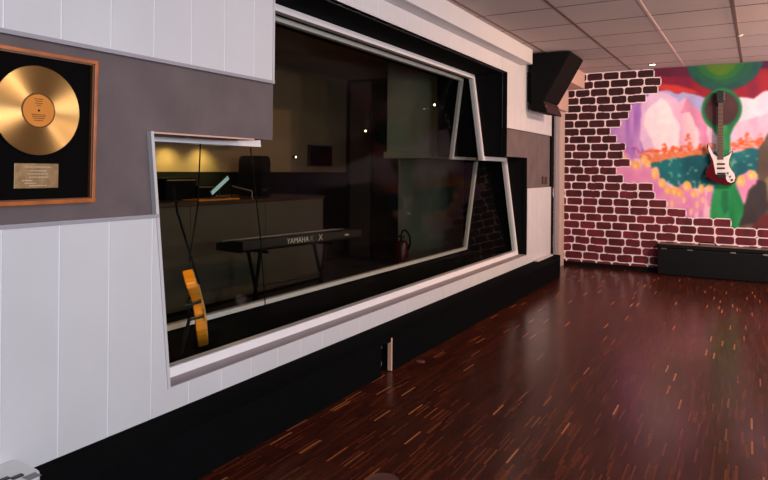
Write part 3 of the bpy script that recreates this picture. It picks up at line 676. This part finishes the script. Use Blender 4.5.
grv = MB()
for rr_ in (.0885,): grv.lathe([(rr_-.0012,.003),(rr_-.0012,.0034),(rr_+.0012,.0034),(rr_+.0012,.003)], (dc.x,dc.y,dc.z), 'X', 72)
lb = MB().lathe([(.0035,.0031),(.0035,.0040),(.0535,.0040),(.0535,.0031)], dc, 'X', 64).build('record_label', M['orange'], do)
MB().lathe([(.0535,.0031),(.0535,.0036),(.0585,.0036),(.0585,.0031)], dc, 'X', 64).build('label_ring', M['darkink'], do)
ln = MB()
for i, (w, z) in enumerate(((.03,.038),(.022,.031),(.026,.024),(.014,.017),(.05,-.014),(.046,-.02),(.04,-.026),(.03,-.033))): ln.box(dc.x+.004, dc.x+.0043, dc.y-w/2, dc.y+w/2, dc.z+z-.0012, dc.z+z+.0012)
h_ = len(ln.v)//2
for vs in (ln.v[:h_], ln.v[h_:]):
    q_ = MB(); q_.v = list(vs); q_.f = [list(f) for f in ln.f[:len(ln.f)//2]]; q_.build('label_print', M['darkink'], lb)
MB().lathe([(.0035,0),(.0035,.006),(0,.006)], dc, 'X', 12).build('spindle_hole', M['blackm'], do)
pq = fbox(1.19, 1.342, 1.136, 1.219, .0125, .0155).build('plaque', M['brass'], gr, bevel=.001)
ln = MB(); r = random.Random(4)
for i, (y0_, y1_, z) in enumerate(((1.225,1.315,1.207),(1.24,1.30,1.194),(1.235,1.305,1.184),(1.24,1.305,1.173),(1.215,1.25,1.162),(1.225,1.262,1.153),(1.24,1.30,1.145))):
    y = y0_
    while y < y1_:
        w = r.uniform(.003,.009); ln.box(FX+.0155+tlt(z), FX+.0160+tlt(z), y, min(y+w, y1_), z-.0016, z+.0016); y += w+.0025
ln.build('engraving', M['engrave'], pq)

# ------------------------------------------------------------------ wall speaker in the corner
SY = 6.62
def wx(px, Y=SY): return at_y(Y, px, 80)
q = [(530.9,52),(569.9,48.6),(542.4,100.2),(547,112.6),(531,110.5)]
prof = [(at_y(SY,*p)[0], min(at_y(SY,*p)[2], CEIL-.002)) for p in q]
prof[0] = (prof[0][0], CEIL-.012); prof[1] = (prof[1][0], CEIL-.012)
fe = at_y(SY, 584.3, 60.1)
SD = .60
sp = thing('wall_speaker', 'black wedge-shaped speaker mounted under the ceiling beside the brick corner', 'speaker', (.0, SY+SD/2, prof[4][1]))
MB().prism(prof, 1, SY, SY+SD).build('cabinet', M['blackm'], sp, bevel=.004)
a, b_ = Vector((prof[1][0],0,prof[1][1])), Vector((prof[2][0],0,prof[2][1])); dv = (b_-a).normalized(); nv = Vector((-dv.z,0,dv.x)); nv = nv if nv.x > 0 else -nv
MB().hexa([a+dv*.01+Vector((0,SY+.01,0)), b_-dv*.01+Vector((0,SY+.01,0)), b_-dv*.01+Vector((0,SY+SD-.01,0)), a+dv*.01+Vector((0,SY+SD-.01,0))],
          [v+nv*.012 for v in (a+dv*.01+Vector((0,SY+.01,0)), b_-dv*.01+Vector((0,SY+.01,0)), b_-dv*.01+Vector((0,SY+SD-.01,0)), a+dv*.01+Vector((0,SY+SD-.01,0)))]).build('grille', M['grille'], sp, bevel=.003)
a, b_ = Vector((prof[2][0],0,prof[2][1])), Vector((prof[3][0],0,prof[3][1])); dv = (b_-a).normalized(); nv = Vector((-dv.z,0,dv.x)); nv = nv if nv.x > 0 else -nv
base = [a+dv*.006+Vector((0,SY+.005,0)), b_-dv*.004+Vector((0,SY+.005,0)), b_-dv*.004+Vector((0,SY+SD-.01,0)), a+dv*.006+Vector((0,SY+SD-.01,0))]
rp = MB().hexa(base, [v+nv*.008 for v in base]).build('red_front_plate', M['redgloss'], sp, bevel=.002); rp['label'] = 'glossy dark red front plate'
MB().box(.0005, prof[4][0]-.002, SY+.05, SY+.4, prof[4][1]+.1, CEIL-.2).build('mounting_plate', M['blackm'], sp)
for yy in (SY+.02, SY+SD-.06):
    p = a.lerp(b_, .5)+Vector((0,yy,0))+nv*.008
    MB().lathe([(.012,0),(.012,.006),(0,.008)], (p.x,p.y,p.z), 'X', 12).build('screw', M['steel'], sp)

# switch on carpet band
s0 = at_x(-.01, 542.5, 184); s1 = at_x(-.01, 546.5, 177.5)
sw = thing('light_switch', 'small light switch with pale edge on the brown carpet band', 'switch', (-.019, (s0.y+s1.y)/2, s0.z))
MB().box(-.0195, -.004, s0.y-.0, s1.y+.02, s0.z, s1.z+.01).build('plate', mat('dark_switch', (70,52,40), .4), sw, bevel=.002)
MB().box(-.004, -.0005, s0.y+.01, s0.y+.05, s0.z+.01, s1.z).build('rocker', M['brass'], sw)

# ------------------------------------------------------------------ downlights
def downlight(p, label, m, r=.034):
    o = thing('downlight', label, 'ceiling light', (p.x, p.y, CEIL-.002), 'recessed ceiling downlights')
    MB().lathe([(r+.012,-.001),(r+.012,-.006),(r,-.008),(r,-.002)], (p.x,p.y,CEIL), n=24).build('ring', M['steel'], o, smooth=True)
    MB().lathe([(r-.002,-.003),(r*.8,-.009),(0,-.012)], (p.x,p.y,CEIL), n=24).build('bulb', m, o, smooth=True)
dl1 = at_z(CEIL, 652.5, 64.2); downlight(dl1, 'bright lit ceiling downlight above the brick mural corner', M['lamp'])
dl2 = at_z(CEIL, 740.5, 35); downlight(dl2, 'dim small ceiling downlight farther from the mural wall', M['lampdim'], .018)

# ------------------------------------------------------------------ electric guitar on the mural wall
GY = BACK-.10
def g(px, py): p = at_y(GY, px, py); return (p.x, p.z)
def G1(x, y): return g(690+x/4, 80+y/4)
eg = thing('electric_guitar', 'dark red electric guitar with white pickguard hanging on the mural wall', 'guitar', (g(722,185)[0], GY, g(722,185)[1]))
body = [G1(*p) for p in ((73,252),(80,268),(90,290),(106,303),(136,305),(152,298),(166,284),(173,282),(168,298),(160,318),(158,338),(168,358),(181,376),(186,395),(181,411),(165,419),(140,420),(112,412),(84,402),(66,388),(61,372),(68,356),(80,338),(84,320),(78,300),(69,280),(67,262))]
MB().prism(body, 1, GY, GY+.042).build('body', M['maroon'], eg, bevel=.008, seg=3)
pgd = [G1(*p) for p in ((74,256),(82,272),(92,294),(106,306),(138,308),(154,301),(168,286),(165,298),(157,318),(155,340),(164,358),(178,377),(181,392),(177,406),(164,412),(150,406),(143,392),(120,384),(102,376),(98,350),(92,322),(82,298),(73,278))]
MB().prism(pgd, 1, GY-.003, GY-.0002).build('pickguard', M['pick'], eg, bevel=.0005)
nk_ = [G1(*p) for p in ((110,318),(134,318),(130,94),(113,94))]
MB().prism(nk_, 1, GY-.014, GY+.006).build('neck', M['fret'], eg, bevel=.002)
for k in range(20):
    fr = MB()
    y = 94+(318-94)*(1-2**(-k/12*1.0))/(1-2**(-20/12)); a = G1(112-(y-94)*.01, y); b_ = G1(131+(y-94)*.015, y); fr.box(a[0], b_[0], GY-.0165, GY-.014, a[1]-.0012, a[1]+.0012); fr.build('fret', M['steel'], eg)
hs = [G1(*p) for p in ((111,96),(131,96),(134,80),(136,50),(131,42),(110,42),(105,52),(107,78))]
MB().prism(hs, 1, GY-.008, GY+.008).build('headstock', M['black'], eg, bevel=.002)
for k in range(6):
    p = G1(138, 52+k*7); MB().lathe([(.006,-.01),(.006,.01),(0,.01)], (p[0], GY, p[1]), 'Y', 8).build('tuning_peg', M['steel'], eg)
for (x, y, w) in ((124,336,16),(124,353,16),(126,374,17)):
    a = G1(x-w, y-3.5); b_ = G1(x+w, y+3.5); MB().box(a[0], b_[0], GY-.011, GY-.003, b_[1], a[1]).build('pickup', M['black'], eg, bevel=.003)
a = G1(108,378); b_ = G1(144,392); MB().box(a[0], b_[0], GY-.012, GY-.003, b_[1], a[1]).build('bridge', M['black'], eg, bevel=.002)
for (x, y) in ((152,372),(162,386),(168,400)):
    p = G1(x, y); MB().lathe([(.012,-.003),(.011,-.016),(0,-.017)], (p[0], GY, p[1]), 'Y', 16).build('knob', M['blackm'] if x == 168 else M['steel'], eg, smooth=True)
for k in range(6):
    a = G1(114+k*2.9, 94); b_ = G1(113+k*4.6, 380); MB().tube([(a[0],GY-.0175,a[1]),(b_[0],GY-.0175,b_[1])], .0007, 4).build('string', M['steel'], eg)
hk = G1(121, 96); gh = thing('guitar_hook', 'black wall hook holding the electric guitar headstock', 'hook', (hk[0], BACK, hk[1]))
MB().box(hk[0]-.03, hk[0]+.03, BACK-.02, BACK-.001, hk[1]-.02, hk[1]+.1).build('plate', M['black'], gh, bevel=.004)
MB().tube([(hk[0],BACK-.02,hk[1]+.04),(hk[0],GY+.03,hk[1]+.035),(hk[0]-.045,GY+.02,hk[1]+.03),(hk[0]-.045,GY-.03,hk[1]+.03)], .006).tube([(hk[0],GY+.03,hk[1]+.035),(hk[0]+.045,GY+.02,hk[1]+.03),(hk[0]+.045,GY-.03,hk[1]+.03)], .006).build('arms', M['black'], gh, smooth=True)

# ------------------------------------------------------------------ flight case
c0 = at_z(0, 657.3, 274.5); cx0 = c0.x; cy0 = c0.y; ctop = at_y(cy0, 657.3, 243.6)[2]
cx1 = cx0+1.45
fc = thing('flight_case', 'long black hard case lying on the floor below the mural', 'case', ((cx0+cx1)/2, (cy0+8.27)/2, 0))
MB().box(cx0, cx1, cy0, BACK-.02, .004, ctop-.05).build('body', M['case'], fc, bevel=.008)
MB().box(cx0, cx1, cy0, BACK-.02, ctop-.046, ctop).build('lid', M['case'], fc, bevel=.008)
MB().box(cx0+.002, cx1-.002, cy0-.0, BACK-.022, ctop+.0005, ctop+.004).build('edge_trim', M['alu'], fc)
MB().box(cx0+.012, cx1-.012, cy0+.012, BACK-.034, ctop+.004, ctop+.0055).build('lid_top', mat('brown_reflection_tint', (96,60,42), .35), fc)  # brown tint stands in for reflections on the lid
for px in (690, 716+17, 766, 664):
    p = at_y(cy0, px, 248); la = MB().box(p.x-.03, p.x+.03, cy0-.008, cy0-.0005, ctop-.062, ctop-.046).build('latch', M['steel'], fc, bevel=.002)
hp0 = at_y(cy0+.08, 699, 243).x; hp1 = at_y(cy0+.08, 716, 243).x
MB().tube([(hp0,cy0+.08,ctop+.005),(hp0+.01,cy0+.08,ctop+.035),(hp1-.01,cy0+.08,ctop+.035),(hp1,cy0+.08,ctop+.005)], .008).build('handle', M['blackm'], fc, smooth=True)

c1 = at_z(0, 768, 283.9)
# ------------------------------------------------------------------ white box at the lower left
zb = .262
p0 = at_z(zb, 39, 466.5); p1 = at_z(zb, 53, 480)
wb_ = thing('white_box', 'white rounded box with small grey label lying on the black plinth', 'box', (.1, .8, .206))
x1 = max(p1.x, .1); yy1 = max(p0.y, p1.y)
n = 8; r_ = .06; cxs, cys = .185-r_, p0.y-.045-r_*.4
outl = [(.004, .45), (.185, .45)]+[(cxs+r_*math.cos(math.radians(90*k/n)), cys+r_*math.sin(math.radians(90*k/n))) for k in range(n+1)]+[(.004, cys+r_)]
MB().prism(outl, 2, .207, zb).build('shell', M['whitebox'], wb_, bevel=.008, seg=3)
lp = at_z(zb, 32, 476.5); MB().box(lp.x-.018, lp.x+.018, lp.y-.02, lp.y+.02, zb+.0002, zb+.001).build('label', M['greylabel'], wb_)
for (px, py) in ((17,477),(3,480)):
    lp = at_z(zb, px, py); MB().box(lp.x-.006, lp.x+.01, lp.y-.016, lp.y+.016, zb+.0002, zb+.004).build('port', M['black'], wb_)

# small things on the floor
p = at_z(0, 383, 481); o = MB().lathe([(.0,.0006),(.056,.0006),(.058,.002),(.062,.002),(.064,.0005)], (p.x,p.y,0), n=40).build('floor_ring', mat('dull_ring_metal', (84,48,40), .6), smooth=True)
origin(o, (p.x,p.y,0)); tag(o, 'thin metal ring of a floor plate at the bottom edge of the parquet', 'floor plate')
p = at_z(0, 420.5, 361.5); o = MB().lathe([(.0,.0005),(.03,.0005),(.028,.003),(0,.004)], (p.x,p.y,0), n=24).build('floor_glint_disc', M['floorglint'], smooth=True)  # flat disc coloured to imitate a glint on the parquet
origin(o, (p.x,p.y,0)); tag(o, 'small flat disc painted as a glint on the floor near the black plinth', 'disc')

# ------------------------------------------------------------------ lights
def area(name, loc, tgt, sx, sy, en, c):
    L = bpy.data.lights.new(name, 'AREA'); L.shape = 'RECTANGLE'; L.size = sx; L.size_y = sy; L.energy = en; L.color = c
    o = bpy.data.objects.new(name, L); o.location = loc; o.rotation_euler = (Vector(tgt)-Vector(loc)).to_track_quat('-Z','Y').to_euler(); col.objects.link(o); return o
def spot(name, loc, tgt, en, c, ang=150, r=.06):
    L = bpy.data.lights.new(name, 'SPOT'); L.energy = en; L.color = c; L.spot_size = math.radians(ang); L.spot_blend = 1; L.shadow_soft_size = r
    o = bpy.data.objects.new(name, L); o.location = loc; o.rotation_euler = (Vector(tgt)-Vector(loc)).to_track_quat('-Z','Y').to_euler(); col.objects.link(o); return o
area('cool_wall_fill', (4.4,.1,1.35), (0.0,3.2,1.1), 1.2, 1.1, 104, (.72,.87,1))  # cool area light added for the left wall; no window stands there
spot('ceiling_lamp', (3.4,2.6,2.42), (1.6,3.4,.6), 100, (1,.82,.76))
spot('warm_ceiling_lamp', (3.2,5.6,2.42), (0.6,6.8,1.0), 300, (1,.61,.38))
spot('mural_lamp', (3.3,6.2,2.40), (1.3,8.29,1.2), 85, (1,.87,.92), 110)
for y, c in ((-.6,(.80,.85,1)),(3.0,(1,.80,.76)),(5.0,(1,.74,.64))): spot('ceiling_fill', (4.6,y,1.5), (3.0,y+.2,2.46), 125, c, 170, .1)  # unseen spots added along the right wall to lighten the ceiling
spot('far_ceiling_fill', (4.5,7.3,.45), (2.0,7.4,2.46), 180, (1,.76,.68), 120, .08)  # unseen low spot added to lighten the ceiling near the mural
L = bpy.data.lights.new('downlight_beam', 'SPOT'); L.energy = 4; L.color = (1,.75,.6); L.spot_size = math.radians(120); L.spot_blend = 1; L.shadow_soft_size = .03
o = bpy.data.objects.new('downlight_beam', L); o.location = (dl1.x, dl1.y, CEIL-.03); col.objects.link(o)
w = bpy.data.worlds.new('world'); sc.world = w; w.use_nodes = True; w.node_tree.nodes['Background'].inputs[0].default_value = (.05,.045,.05,1); w.node_tree.nodes['Background'].inputs[1].default_value = .3
sc.view_settings.view_transform = 'Standard'; sc.view_settings.look = 'None'; sc.view_settings.gamma = 1; sc.view_settings.exposure = 0
sc.view_settings.use_curve_mapping = False
